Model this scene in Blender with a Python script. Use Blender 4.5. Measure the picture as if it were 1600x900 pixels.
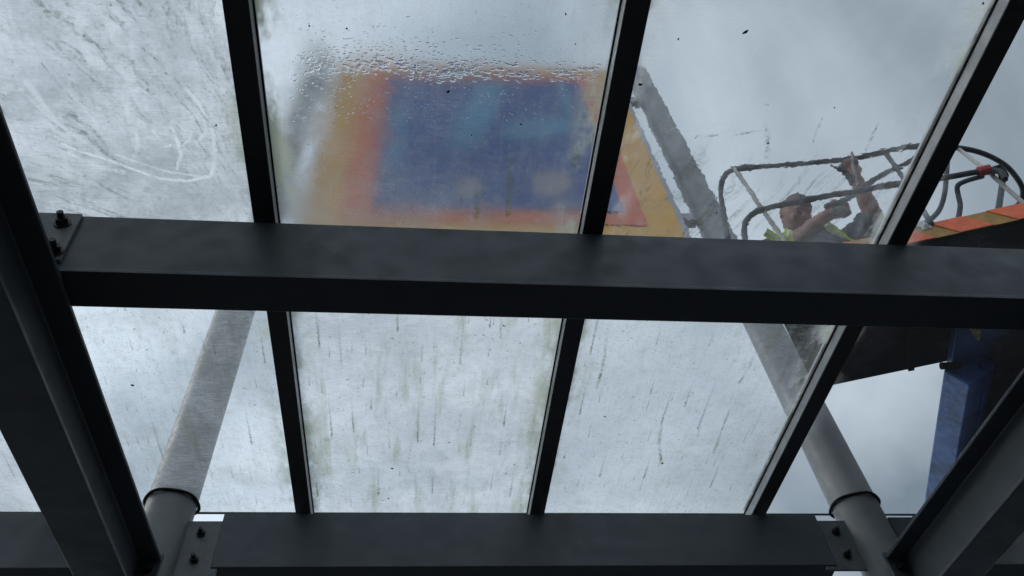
import bpy, bmesh, math, random
from mathutils import Vector, Matrix, noise as mnoise
R_ = math.radians
S = bpy.context.scene
for o in list(bpy.data.objects): bpy.data.objects.remove(o, do_unlink=True)
COL = S.collection
random.seed(7)

# ------------------------------------------------------------------ camera, sky, sun, exposure
FL = 1363.67                       # focal length in pixels of the 1600 px wide photograph
PITCH, ROLL, YAW = R_(55.215), R_(-6.730), R_(-10.1506)
cp, sp, cy, sy, cr, sr = math.cos(PITCH), math.sin(PITCH), math.cos(YAW), math.sin(YAW), math.cos(ROLL), math.sin(ROLL)
zr = lambda v: Vector((cy*v[0]-sy*v[1], sy*v[0]+cy*v[1], v[2]))
f0, u0, r0 = zr((0, cp, sp)), zr((0, -sp, cp)), zr((1, 0, 0))
CR, CU, CF = cr*r0+sr*u0, -sr*r0+cr*u0, f0
cam = bpy.data.cameras.new('camera'); camo = bpy.data.objects.new('camera', cam); COL.objects.link(camo)
cam.sensor_width = 36; cam.lens = FL*36/1600; cam.clip_start = .02; cam.clip_end = 3000
M = Matrix(((CR.x, CU.x, -CF.x), (CR.y, CU.y, -CF.y), (CR.z, CU.z, -CF.z))).to_4x4()
camo.matrix_world = M            # the eye is the origin; the ground lies 1.6 m below
S.camera = camo
GROUND = -1.6

w = bpy.data.worlds.new('World'); S.world = w; w.use_nodes = True
SUN_EL, SUN_AZ = R_(40), R_(282)   # azimuth clockwise from +Y (north): out of frame to the left
def world():
    nt = w.node_tree; nt.nodes.clear(); n, l = nt.nodes.new, nt.links.new
    sky = n('ShaderNodeTexSky'); sky.sky_type = 'NISHITA'; sky.sun_disc = False
    sky.sun_elevation = SUN_EL; sky.sun_rotation = SUN_AZ
    tc = n('ShaderNodeTexCoord')
    ns = n('ShaderNodeTexNoise'); ns.inputs['Scale'].default_value = 2.6; ns.inputs['Detail'].default_value = 5; ns.inputs['Roughness'].default_value = .5
    ns.inputs['Distortion'].default_value = .4
    l(tc.outputs['Generated'], ns.inputs['Vector'])
    rp = n('ShaderNodeValToRGB'); rp.color_ramp.elements[0].position = .32; rp.color_ramp.elements[1].position = .70
    rp.color_ramp.elements[0].color = (2.75, 3.4, 4.1, 1); rp.color_ramp.elements[1].color = (8.7, 9.7, 10.8, 1)
    l(ns.outputs['Fac'], rp.inputs['Fac'])
    sx = n('ShaderNodeSeparateXYZ'); l(tc.outputs['Generated'], sx.inputs[0])
    mr = n('ShaderNodeMapRange'); mr.inputs[1].default_value = -.35; mr.inputs[2].default_value = .62
    mr.inputs[3].default_value = 1.3; mr.inputs[4].default_value = .74      # the overcast is heavier towards the east
    l(sx.outputs['X'], mr.inputs[0])
    ml = n('ShaderNodeVectorMath'); ml.operation = 'SCALE'; l(rp.outputs['Color'], ml.inputs[0]); l(mr.outputs[0], ml.inputs['Scale'])
    mx = n('ShaderNodeMix'); mx.data_type = 'RGBA'; mx.inputs[0].default_value = .93
    l(sky.outputs['Color'], mx.inputs[6]); l(ml.outputs[0], mx.inputs[7])
    bg = n('ShaderNodeBackground'); bg.inputs['Strength'].default_value = .1; l(mx.outputs[2], bg.inputs['Color'])
    out = n('ShaderNodeOutputWorld'); l(bg.outputs[0], out.inputs[0])
world()
sl = bpy.data.lights.new('sun', 'SUN'); sl.energy = .7; sl.angle = R_(20); sl.color = (1, .95, .88)
so = bpy.data.objects.new('sun', sl); COL.objects.link(so)
sd = Vector((math.sin(SUN_AZ)*math.cos(SUN_EL), math.cos(SUN_AZ)*math.cos(SUN_EL), math.sin(SUN_EL)))
so.rotation_euler = sd.to_track_quat('Z', 'Y').to_euler()
S.view_settings.view_transform = 'Standard'; S.view_settings.look = 'None'
S.view_settings.exposure = 0; S.view_settings.gamma = 1; S.view_settings.use_curve_mapping = False
try:
    S.cycles.use_denoising = True; S.cycles.max_bounces = 14; S.cycles.transmission_bounces = 12; S.cycles.transparent_max_bounces = 12
except Exception: pass

# ------------------------------------------------------------------ measuring helpers (roof plane z = level + T*y)
T = .15500; GL = 2.300
def ray(x, y): return CF + (x-800)/FL*CR - (y-450)/FL*CU
def atz(x, y, Z): v = ray(x, y); return v*(Z/v.z)
def aty(x, y, Y): v = ray(x, y); return v*(Y/v.y)
def onglass(x, y, lev=GL): v = ray(x, y); return v*(lev/(v.z-T*v.y))
def lv(x, y, l): return Vector((x, y, l+T*y))

# ------------------------------------------------------------------ object helpers
def tag(o, label=None, cat=None, group=None, kind=None):
    if label: o['label'] = label
    if cat: o['category'] = cat
    if group: o['group'] = group
    if kind: o['kind'] = kind
    return o
def empty(name, loc, label, cat, group=None):
    o = bpy.data.objects.new(name, None); COL.objects.link(o); o.location = loc; o.empty_display_size = .1
    return tag(o, label, cat, group)
def obj(name, bm, mats, parent=None, smooth=False):
    me = bpy.data.meshes.new(name); bm.normal_update(); bm.to_mesh(me); bm.free()
    for m in (mats if isinstance(mats, (list, tuple)) else [mats]): me.materials.append(m)
    if smooth:
        for p in me.polygons: p.use_smooth = True
    o = bpy.data.objects.new(name, me); COL.objects.link(o)
    if parent:
        o.parent = parent
        pm = Matrix.Translation(parent.location) if parent.parent is None else Matrix.Identity(4)
        o.matrix_parent_inverse = pm.inverted()      # geometry is written in world coordinates
    return o
def bevel(o, wd=.003, seg=2):
    b = o.modifiers.new('bevel', 'BEVEL'); b.width = wd; b.segments = seg; b.limit_method = 'ANGLE'; b.angle_limit = R_(40)
    return o
def hexa(bm, c):                     # 8 corners: bottom 4 (ccw) then top 4
    v = [bm.verts.new(p) for p in c]
    fs = [bm.faces.new([v[i] for i in q]) for q in ((3,2,1,0),(4,5,6,7),(0,1,5,4),(1,2,6,5),(2,3,7,6),(3,0,4,7))]
    return fs
def lbox(bm, x0, x1, y0, y1, l0, l1):  # box lying in the roof slope
    return hexa(bm, [lv(x0,y0,l0), lv(x1,y0,l0), lv(x1,y1,l0), lv(x0,y1,l0), lv(x0,y0,l1), lv(x1,y0,l1), lv(x1,y1,l1), lv(x0,y1,l1)])
def box(bm, x0, x1, y0, y1, z0, z1):
    return hexa(bm, [Vector(p) for p in ((x0,y0,z0),(x1,y0,z0),(x1,y1,z0),(x0,y1,z0),(x0,y0,z1),(x1,y0,z1),(x1,y1,z1),(x0,y1,z1))])
def prism(bm, poly, d):              # polygon (3D points) extruded by vector d
    n = len(poly); a = [bm.verts.new(p) for p in poly]; b = [bm.verts.new(Vector(p)+d) for p in poly]
    f1 = bm.faces.new(a[::-1]); f2 = bm.faces.new(b)
    for i in range(n): bm.faces.new((a[i], a[(i+1)%n], b[(i+1)%n], b[i]))
    bmesh.ops.recalc_face_normals(bm, faces=bm.faces[:])
def smoothpath(pts, sub=6):
    pts = [Vector(p) for p in pts]
    if len(pts) < 3: return pts
    out = []
    for i in range(len(pts)-1):
        p0 = pts[max(i-1,0)]; p1 = pts[i]; p2 = pts[i+1]; p3 = pts[min(i+2, len(pts)-1)]
        for k in range(sub):
            t = k/sub
            out.append(.5*((2*p1)+(p2-p0)*t+(2*p0-5*p1+4*p2-p3)*t*t+(3*p1-p0-3*p2+p3)*t**3))
    out.append(pts[-1]); return out
def tube(bm, pts, rad, seg=12, sub=0, caps=True):
    pts = smoothpath(pts, sub) if sub else [Vector(p) for p in pts]
    n = len(pts); rads = rad if isinstance(rad, (list, tuple)) else [rad]*n
    if len(rads) != n:
        m = len(rads); rr = []
        for i in range(n):
            t = i/(n-1)*(m-1); k = min(int(t), m-2); rr.append(rads[k]+(rads[k+1]-rads[k])*(t-k))
        rads = rr
    t0 = (pts[1]-pts[0]).normalized(); up = t0.orthogonal().normalized(); rings = []
    for i, p in enumerate(pts):
        t = (pts[min(i+1,n-1)]-pts[max(i-1,0)]).normalized()
        up = (up-t*up.dot(t)).normalized(); b = t.cross(up)
        rings.append([bm.verts.new(p+rads[i]*(math.cos(a)*up+math.sin(a)*b)) for a in [2*math.pi*k/seg for k in range(seg)]])
    for i in range(n-1):
        for k in range(seg): bm.faces.new((rings[i][k], rings[i][(k+1)%seg], rings[i+1][(k+1)%seg], rings[i+1][k]))
    if caps: bm.faces.new(rings[0][::-1]); bm.faces.new(rings[-1])
def ball(bm, c, r, sub=2, sc=(1,1,1), rot=None):
    m = Matrix.Translation(Vector(c)) @ (rot.to_4x4() if rot else Matrix.Identity(4)) @ Matrix.Diagonal((r*sc[0], r*sc[1], r*sc[2], 1))
    return bmesh.ops.create_icosphere(bm, subdivisions=sub, radius=1, matrix=m)['verts']
def bolt(bm, c, ax, r=.013):          # hexagon head, washer and stub of thread along ax
    c = Vector(c); ax = Vector(ax).normalized()
    tube(bm, [c, c+ax*.004], r*1.5, 16)
    tube(bm, [c+ax*.004, c+ax*(.004+r*1.1)], r*1.12, 6)
    tube(bm, [c+ax*(.004+r*1.1), c+ax*(.012+r*1.9)], r*.62, 10)

# ------------------------------------------------------------------ materials
class NT:
    def __init__(s, name):
        s.m = bpy.data.materials.new(name); s.m.use_nodes = True; s.t = s.m.node_tree; s.t.nodes.clear()
        s.out = s.t.nodes.new('ShaderNodeOutputMaterial')
    def n(s, ty, **kw):
        nd = s.t.nodes.new('ShaderNode'+ty)
        for k, v in kw.items(): setattr(nd, k, v)
        return nd
    def l(s, a, b): s.t.links.new(a, b)
    def put(s, sock, v):
        if isinstance(v, (int, float)): sock.default_value = v
        elif isinstance(v, tuple): sock.default_value = v if len(v) == len(sock.default_value) else v+(1,)
        else: s.l(v, sock)
    def math(s, op, a, b=0.0, c=0.0, clamp=False):
        nd = s.n('Math', operation=op); nd.use_clamp = clamp
        s.put(nd.inputs[0], a); s.put(nd.inputs[1], b); s.put(nd.inputs[2], c); return nd.outputs[0]
    def vec(s, x, y, z=0.0):
        nd = s.n('CombineXYZ'); s.put(nd.inputs[0], x); s.put(nd.inputs[1], y); s.put(nd.inputs[2], z); return nd.outputs[0]
    def noise(s, v, scale=1, detail=3, rough=.5, dist=0.0):
        nd = s.n('TexNoise'); s.l(v, nd.inputs['Vector'])
        for k, q in (('Scale', scale), ('Detail', detail), ('Roughness', rough), ('Distortion', dist)): nd.inputs[k].default_value = q
        return nd.outputs['Fac']
    def ss(s, v, a, b, lo=0.0, hi=1.0):
        nd = s.n('MapRange', interpolation_type='SMOOTHSTEP'); s.put(nd.inputs[0], v)
        if a > b: a, b, lo, hi = b, a, hi, lo
        for i, q in ((1, a), (2, b), (3, lo), (4, hi)): nd.inputs[i].default_value = q
        return nd.outputs[0]
    def mixc(s, f, a, b):
        nd = s.n('Mix', data_type='RGBA'); s.put(nd.inputs[0], f); s.put(nd.inputs[6], a); s.put(nd.inputs[7], b); return nd.outputs[2]
    def mixs(s, f, a, b):
        nd = s.n('MixShader'); s.put(nd.inputs[0], f); s.l(a, nd.inputs[1]); s.l(b, nd.inputs[2]); return nd.outputs[0]
    def xyz(s):
        tc = s.n('TexCoord'); sp_ = s.n('SeparateXYZ'); s.l(tc.outputs['Object'], sp_.inputs[0])
        return tc.outputs['Object'], sp_.outputs[0], sp_.outputs[1], sp_.outputs[2]
def paint(name, col, rough=.5, metal=0.0, var=.15, scale=9, col2=None, bump=.15, stain=None, spec=.5):
    t = NT(name); v, x, y, z = t.xyz(); p = t.n('BsdfPrincipled'); t.l(p.outputs[0], t.out.inputs[0])
    n1 = t.noise(v, scale, 5, .6); n2 = t.noise(v, scale*7, 3)
    c2 = col2 or tuple(max(0, c*(1-var*2)) for c in col)
    c = t.mixc(t.ss(n1, .3, .72), c2, tuple(min(1, q*(1+var)) for q in col))
    if stain:                         # scattered dust and rust marks
        c = t.mixc(t.math('MULTIPLY', t.ss(t.noise(v, scale*2.3, 6, .75), .62, .74), .8), c, stain)
    t.put(p.inputs['Base Color'], c); p.inputs['Metallic'].default_value = metal; p.inputs['Specular IOR Level'].default_value = spec
    t.put(p.inputs['Roughness'], t.ss(n2, .2, .8, max(.05, rough-.12), min(1, rough+.12)))
    if bump:
        b = t.n('Bump'); b.inputs['Strength'].default_value = bump; b.inputs['Distance'].default_value = .002; t.l(n2, b.inputs['Height']); t.l(b.outputs[0], p.inputs['Normal'])
    return t.m
BEAM = paint('anthracite_paint', (.060, .075, .086), .5, 0, .05, 1.6, bump=.02, stain=(.072, .084, .090))
PLATE = paint('grey_plate_paint', (.13, .14, .145), .5, 0, .12, 9, stain=(.10, .09, .08))
BAR = paint('grey_aluminium', (.42, .44, .45), .42, .1, .08, 12)
BAR_SHADE = paint('shaded_bar_underside', (.045, .048, .052), .5, 0, .1, 12)  # darker copy of the bar grey: shade of the undersides put into the colour
RUBBER = paint('black_rubber', (.012, .012, .013), .7)
SEALANT = paint('weathered_sealant', (.035, .036, .036), .8, 0, .35, 30, bump=.6)
BOLT = paint('dark_bolt_steel', (.035, .037, .04), .45, .5, .2, 60)
POST = paint('pale_grey_post_paint', (.185, .195, .197), .5, 0, .07, 3, stain=(.15, .15, .135))
BLUE = paint('blue_lift_paint', (.05, .14, .42), .4, 0, .28, 5, stain=(.035, .05, .09))
NAVY = paint('dark_navy_steel', (.006, .010, .016), .7, 0, .2, 8, spec=.15)
RAIL = paint('galvanised_rail', (.045, .058, .066), .5, 0, .25, 25, spec=.3)
PALE = paint('pale_tube', (.48, .47, .45), .5, 0, .1, 25)
ORANGE = paint('orange_chevron', (.95, .145, .03), .45, 0, .12, 20)
YELLOW = paint('ochre_chevron', (.42, .21, .02), .45, 0, .15, 20)
S_YEL = paint('sign_orange', (.72, .35, .015), .4, 0, .06, 3)
S_RED = paint('sign_red', (.68, .11, .01), .4, 0, .06, 3)
S_BLUE = paint('sign_blue', (.012, .06, .27), .4, 0, .08, 3)
S_CYAN = paint('sign_light_blue', (.03, .20, .38), .4, 0, .08, 3)
S_WHITE = paint('sign_white', (.26, .23, .30), .4, 0, .06, 3)
S_FRAME = paint('sign_frame_grey', (.40, .39, .43), .5, 0, .06, 4)
SKIN = paint('skin', (.34, .145, .105), .55, 0, .12, 30, bump=.1)
CAP = paint('cropped_hair', (.17, .105, .085), .8, 0, .2, 200)
SHIRT = paint('navy_polo', (.035, .045, .075), .85, 0, .2, 40, bump=.5)
TROUS = paint('dark_trousers', (.03, .032, .038), .85, 0, .2, 40, bump=.5)
HIVIS = paint('hi_vis_yellow', (.74, .90, .02), .5, 0, .1, 40)
SILVER = paint('reflective_tape', (.75, .76, .74), .3, .3, .1, 60)
GLOVE = paint('grey_green_cloth', (.20, .21, .18), .9, 0, .25, 40, bump=.6)
WHITE = paint('white_cloth', (.70, .70, .69), .9, 0, .12, 30, bump=.6)
BRICK = paint('wall_render', (.10, .095, .09), .8, 0, .1, 4)
GRND = paint('paving', (.05, .05, .052), .85, 0, .2, 3)
SPECK = paint('dark_debris', (.018, .017, .015), .9, 0, .2, 300)
RED_T = paint('red_tape', (.50, .03, .05), .5, 0, .1, 40)
DECAL = paint('warning_decal', (.55, .52, .30), .5, 0, .2, 60)
EYE = paint('eye_dark', (.03, .02, .02), .3)
EYEW = paint('eye_white', (.30, .27, .25), .3)

def clear_glass():
    t = NT('glass_underside'); r = t.n('BsdfRefraction'); r.inputs['IOR'].default_value = 1.2; r.inputs['Roughness'].default_value = 0
    r.inputs['Color'].default_value = (.97, .985, .985, 1)
    g = t.n('BsdfGlossy'); g.inputs['Roughness'].default_value = .02
    fr = t.n('Fresnel'); fr.inputs['IOR'].default_value = 1.3
    geo = t.n('NewGeometry')
    fac = t.math('MULTIPLY', t.math('SUBTRACT', 1.0, geo.outputs['Backfacing']), fr.outputs[0])
    t.l(t.mixs(fac, r.outputs[0], g.outputs[0]), t.out.inputs[0]); return t.m
G_UNDER = clear_glass()
EDGE = paint('glass_edge_green', (.05, .12, .10), .3)

VEIL = (.98, .99, 1.0); DIRT = (.095, .10, .05); MOSS = (.20, .23, .12)
def pane_mat(name, x0, x1, veil=.5, vmap=None, rough=.1, wob=0.0, wob_scale=40, drips=1.0, specks=1.0,
             brush=None, edge=.5, grime=.35, vdark=.66, mud=None, arcs=None, vlight=VEIL, seed=0.0, lines=.4, rgrad=None):
    """upper face of a pane: clear or rough refraction with a back-lit film of dirt; drips, specks, brush marks, moss"""
    t = NT(name); v, x, y, z = t.xyz()
    off = t.n('VectorMath', operation='ADD'); t.l(v, off.inputs[0]); off.inputs[1].default_value = (seed*3.7, seed*1.3, 0); V = off.outputs[0]
    sx = t.n('SeparateXYZ'); t.l(V, sx.inputs[0]); X, Y = sx.outputs[0], sx.outputs[1]
    big = t.noise(V, 1.7, 4, .55, .3); mid = t.noise(V, 9, 5, .62, .4); fine = t.noise(V, 75, 4, .65)
    # veil amount
    kv = min(1.0, veil*2.2+.05)
    vf = t.math('ADD', veil, t.math('MULTIPLY', t.math('SUBTRACT', big, .5), .55*kv))
    vf = t.math('ADD', vf, t.math('MULTIPLY', t.math('SUBTRACT', mid, .5), .35*kv))
    vf = t.math('ADD', vf, t.math('MULTIPLY', t.math('SUBTRACT', fine, .5), .30*kv))
    # fine cross-wise ripples of dried water
    rip = t.noise(t.vec(t.math('MULTIPLY', X, 18), t.math('MULTIPLY', Y, 150)), 1, 3, .6)
    vf = t.math('ADD', vf, t.math('MULTIPLY', t.math('SUBTRACT', rip, .5), lines))
    if vmap:
        (ax, a0, a1, lo, hi) = vmap
        vf = t.math('ADD', vf, t.ss(y if ax == 'y' else x, a0, a1, lo, hi))
    dirt = None
    def add(m):
        nonlocal dirt
        dirt = m if dirt is None else t.math('MAXIMUM', dirt, m)
    moss = t.math('MULTIPLY', t.ss(t.noise(t.vec(t.math('MULTIPLY', X, 16), t.math('MULTIPLY', Y, 2.2)), 1, 4, .6), .50, .72), .8*drips)
    def drip(sx_, sy_, wd, ln, thr, amt, ph):
        P = t.vec(t.math('ADD', t.math('MULTIPLY', X, sx_), ph), t.math('MULTIPLY', Y, sy_))
        wv = t.n('TexVoronoi', voronoi_dimensions='2D', feature='F1'); t.l(P, wv.inputs['Vector']); wv.inputs['Scale'].default_value = 1; wv.inputs['Randomness'].default_value = .85
        pp = t.n('SeparateXYZ'); t.l(wv.outputs['Position'], pp.inputs[0]); cc = t.n('SeparateColor'); t.l(wv.outputs['Color'], cc.inputs[0])
        qq = t.n('SeparateXYZ'); t.l(P, qq.inputs[0])
        dx = t.math('SUBTRACT', qq.outputs[0], pp.outputs[0]); dy = t.math('SUBTRACT', pp.outputs[1], qq.outputs[1])
        dx = t.math('ADD', dx, t.math('MULTIPLY', t.math('SUBTRACT', fine, .5), wd*1.8))
        a = t.ss(t.math('ABSOLUTE', dx), wd, 0.0)
        L = t.math('MULTIPLY', t.math('POWER', cc.outputs[1], 1.7), ln)
        tail = t.math('SUBTRACT', 1.0, t.math('DIVIDE', dy, t.math('ADD', L, .04)), clamp=True)
        head = t.ss(dy, -.03, .015)
        on = t.ss(cc.outputs[0], thr, thr+.25)
        tail = t.math('POWER', tail, 1.6)
        grit = t.ss(t.noise(V, 140, 2), .34, .6, .25, 1.0)
        m = t.math('MULTIPLY', t.math('MULTIPLY', a, t.math('MULTIPLY', tail, head)), t.math('MULTIPLY', t.math('MULTIPLY', on, grit), amt))
        add(m)
    if drips:
        drip(11, 2.0, .075, .95, .36, .8*drips, 0)
        drip(23, 5, .10, .8, .52, .6*drips, 4.3)
        drip(44, 17, .15, .35, .5, .55*drips, 9.1)
    if specks:
        add(t.math('MULTIPLY', t.ss(t.noise(V, 60, 3, .6), .665, .73), .6*specks))
        add(t.math('MULTIPLY', t.ss(mid, .62, .9), .30*specks))
    if brush:                         # wiped streaks along a direction, only where the wiping happened
        (ang, sa, sb, thr, amt, mask) = brush
        polar = isinstance(ang, tuple)
        c, s_ = (1, 0) if polar else (math.cos(ang), math.sin(ang))
        wq = t.math('MULTIPLY', t.math('SUBTRACT', t.noise(V, 2.4, 2), .5), .35)
        A = t.math('ADD', t.math('ADD', t.math('MULTIPLY', X, c), t.math('MULTIPLY', Y, s_)), wq)
        B = t.math('ADD', t.math('ADD', t.math('MULTIPLY', X, -s_), t.math('MULTIPLY', Y, c)), wq)
        if polar:                     # strokes fan out from where the arm pivoted
            wq = t.math('MULTIPLY', t.math('SUBTRACT', t.noise(V, 3.5, 2), .5), .16)
            dx, dy = t.math('SUBTRACT', x, ang[0]), t.math('SUBTRACT', y, ang[1])
            B = t.math('ADD', t.math('ARCTAN2', t.math('MULTIPLY', dy, -1.0), t.math('MULTIPLY', dx, -1.0)), wq)
            A = t.math('SQRT', t.math('ADD', t.math('MULTIPLY', dx, dx), t.math('MULTIPLY', dy, dy)))
        n1 = t.noise(t.vec(t.math('MULTIPLY', A, sa), t.math('MULTIPLY', B, sb)), 1, 6, .68, .2)
        m = t.math('MULTIPLY', t.ss(n1, thr, thr+.16), amt)
        m = t.math('MULTIPLY', m, t.ss(t.noise(V, 4.5, 3), .36, .6, .1, 1))
        m = t.math('MULTIPLY', m, t.ss(t.noise(V, 55, 4, .7), .36, .62, .15, 1))
        if mask: m = t.math('MULTIPLY', m, t.ss(y, mask[0], mask[1]))
        add(m)
        n2 = t.noise(t.vec(t.math('MULTIPLY', A, sa*.6), t.math('MULTIPLY', B, sb*.55)), 1, 3, .5)
        vf = t.math('ADD', vf, t.math('MULTIPLY', t.math('SUBTRACT', n2, .5), .45*amt))
    g = None
    if grime:                         # mottled grey dust at several sizes
        g = t.math('MULTIPLY', t.ss(t.noise(V, 3.2, 5, .6, .6), .40, .72), .5)
        g = t.math('ADD', g, t.math('MULTIPLY', t.ss(t.noise(V, 26, 5, .7, .3), .45, .70), .45))
        g = t.math('ADD', g, t.math('MULTIPLY', t.ss(t.noise(V, 110, 3, .6), .48, .66), .30))
        g = t.math('ADD', g, t.math('MULTIPLY', t.ss(t.noise(t.vec(t.math('MULTIPLY', X, 45), t.math('MULTIPLY', Y, 5)), 1, 4, .6), .48, .72), .30))
        g = t.math('MULTIPLY', g, grime)
        if mud:                       # a settled film that thickens towards one end of the pane
            mm = t.math('MULTIPLY', t.ss(t.math('ADD', y, t.math('MULTIPLY', t.math('SUBTRACT', t.noise(V, 5, 4, .6), .5), .5)), mud[0], mud[1]), t.ss(t.noise(V, 8, 5, .7, .4), .25, .7, .45, 1))
            g = t.math('ADD', g, t.math('MULTIPLY', mm, mud[2]))
    ed = t.math('MINIMUM', t.math('SUBTRACT', x, x0), t.math('SUBTRACT', x1, x))
    em = t.math('MULTIPLY', t.ss(ed, .11, .015), t.ss(t.noise(t.vec(t.math('MULTIPLY', X, 6), t.math('MULTIPLY', Y, 3)), 1, 4, .65), .42, .62))
    em = t.math('MULTIPLY', em, edge)
    vf = t.math('ADD', vf, t.math('MULTIPLY', em, .6))
    am = None
    if arcs:                          # soap left by the edge of the wiper: distance to drawn strokes
        pw = t.n('VectorMath', operation='ADD'); t.l(t.vec(x, y), pw.inputs[0])
        nz = t.math('MULTIPLY', t.math('SUBTRACT', t.noise(v, 30, 3, .6), .5), .012); t.l(t.vec(nz, nz), pw.inputs[1])
        for pts, wd, amt_ in arcs:
            q = [onglass(*p_) for p_ in pts]; q = [Vector((p_.x, p_.y, 0)) for p_ in q]; dmin = None
            for a_, b_ in zip(q[:-1], q[1:]):
                ab = b_-a_; L2 = max(1e-6, ab.length_squared)
                sb_ = t.n('VectorMath', operation='SUBTRACT'); t.l(pw.outputs[0], sb_.inputs[0]); sb_.inputs[1].default_value = a_
                dt = t.n('VectorMath', operation='DOT_PRODUCT'); t.l(sb_.outputs[0], dt.inputs[0]); dt.inputs[1].default_value = ab/L2
                h = t.math('ADD', dt.outputs['Value'], 0.0, clamp=True)
                sc_ = t.n('VectorMath', operation='SCALE'); sc_.inputs[0].default_value = ab; t.l(h, sc_.inputs['Scale'])
                ds = t.n('VectorMath', operation='DISTANCE'); t.l(sb_.outputs[0], ds.inputs[0]); t.l(sc_.outputs[0], ds.inputs[1])
                dmin = ds.outputs['Value'] if dmin is None else t.math('MINIMUM', dmin, ds.outputs['Value'])
            m_ = t.math('MULTIPLY', t.ss(dmin, wd*.75, wd*.2), amt_*.9)
            am = m_ if am is None else t.math('MAXIMUM', am, m_)
        am = t.math('MULTIPLY', am, t.math('MULTIPLY', t.ss(t.noise(v, 18, 4, .65), .30, .6, .25, 1), t.ss(t.noise(v, 120, 3, .7), .3, .6, .4, 1)))
        vf = t.math('MAXIMUM', vf, am)
        if g is not None: g = t.math('MULTIPLY', g, t.math('SUBTRACT', 1.0, am))
        if dirt is not None: dirt = t.math('MULTIPLY', dirt, t.math('SUBTRACT', 1.0, am))
    vf = t.math('MINIMUM', t.math('MAXIMUM', vf, .01), .97)
    # shaders
    rf = t.n('BsdfRefraction'); rf.inputs['IOR'].default_value = 1.2; rf.inputs['Color'].default_value = (.97, .985, .985, 1)
    if rgrad: t.put(rf.inputs['Roughness'], t.math('MULTIPLY', t.ss(x if rgrad[0] == 'x' else y, rgrad[1], rgrad[2], rgrad[3], rgrad[4]), t.ss(mid, .2, .8, .5, 1.25)))
    else: rf.inputs['Roughness'].default_value = rough
    if wob:
        hb = t.math('ADD', t.noise(V, wob_scale, 3, .55), t.math('MULTIPLY', t.noise(V, wob_scale*4.5, 2), .12))
        b = t.n('Bump'); b.inputs['Strength'].default_value = 1; b.inputs['Distance'].default_value = wob; t.l(hb, b.inputs['Height']); t.l(b.outputs[0], rf.inputs['Normal'])
    tl = t.n('BsdfTranslucent'); t.put(tl.inputs['Color'], t.mixc(t.math('MULTIPLY', t.math('MAXIMUM', moss, t.math('MULTIPLY', em, .7)), .75), t.mixc(t.ss(t.math('ADD', t.math('MULTIPLY', t.noise(V, 4.2, 5, .62, .5), .75), t.math('MULTIPLY', rip, .25)), .36, .64), (vdark*.95, vdark*.985, vdark*1.01), vlight), (.40, .43, .29)))
    td = t.n('BsdfTranslucent'); t.put(td.inputs['Color'], t.mixc(t.ss(t.noise(V, 7, 2), .45, .6), (.06, .065, .06), DIRT))
    if am is not None:
        ts = t.n('BsdfTranslucent'); ts.inputs['Color'].default_value = (1, 1, 1, 1)
        tv = t.mixs(am, tl.outputs[0], ts.outputs[0])
    else: tv = tl.outputs[0]
    sh = t.mixs(vf, rf.outputs[0], tv)
    if grime:
        tg = t.n('BsdfTranslucent'); t.put(tg.inputs['Color'], t.mixc(moss, (.36, .385, .38), (.25, .27, .15)))
        sh = t.mixs(t.math('MINIMUM', g, .9), sh, tg.outputs[0])
    if dirt is not None: sh = t.mixs(t.math('MINIMUM', dirt, .92), sh, td.outputs[0])
    t.l(sh, t.out.inputs[0]); return t.m

def film_mat(name, col, amt, scale=60, lo=.3, hi=.6, soft=.5, tail=False):
    t = NT(name); v, x, y, z = t.xyz()
    tr = t.n('BsdfTransparent'); tl = t.n('BsdfTranslucent'); tl.inputs['Color'].default_value = col+(1,)
    f = t.math('MULTIPLY', t.ss(t.noise(v, scale, 4, .65), lo, hi, .1, 1), amt)
    f = t.math('MULTIPLY', f, t.ss(t.noise(v, 11, 3, .6), .32, .6, .25, 1))
    tc = t.n('TexCoord'); sp_ = t.n('SeparateXYZ'); t.l(tc.outputs['UV'], sp_.inputs[0])
    u = t.math('ABSOLUTE', t.math('SUBTRACT', sp_.outputs[0], .5))
    f = t.math('MULTIPLY', f, t.ss(u, .5, .5-soft*.5))
    e_ = t.ss(sp_.outputs[1], 0.0, .75 if tail else .12)
    f = t.math('MULTIPLY', f, t.math('MULTIPLY', e_, t.ss(sp_.outputs[1], 1.0, .97 if tail else .85)))
    t.l(t.mixs(f, tr.outputs[0], tl.outputs[0]), t.out.inputs[0]); return t.m
SOAP = film_mat('soap_film', (1, 1, 1), .95, 60, .25, .5)
ALGAE = film_mat('algae_film', (.16, .18, .03), .75, 60, .3, .62, .9, True)
SMUDGE = film_mat('dirt_film', (.09, .10, .10), .8, 70, .45, .72, .9)
def drop_mat():
    t = NT('water'); r = t.n('BsdfRefraction'); r.inputs['IOR'].default_value = 1.12; r.inputs['Roughness'].default_value = 0
    t.l(r.outputs[0], t.out.inputs[0]); return t.m
WATER = drop_mat()

# ------------------------------------------------------------------ ground and shop wall
bm = bmesh.new(); bmesh.ops.create_grid(bm, x_segments=2, y_segments=2, size=900, matrix=Matrix.Translation((0, 0, GROUND)))
tag(obj('ground', bm, GRND), 'dark paving below the canopy', 'ground', kind='structure')
bm = bmesh.new(); box(bm, -9, 9, -1.4, -1.0, GROUND, 3.4)
tag(obj('shop_wall', bm, BRICK), 'rendered shop wall carrying the low side of the glass canopy', 'wall')

bm = bmesh.new(); box(bm, -6, 7, -1.0, .38, 1.78, 2.02)  # unseen box, added to keep sky light off the cross beam
tag(obj('unseen_shade_box', bm, BRICK), 'unseen box added above and behind the viewer to shade the cross beam', 'light blocker')

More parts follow.
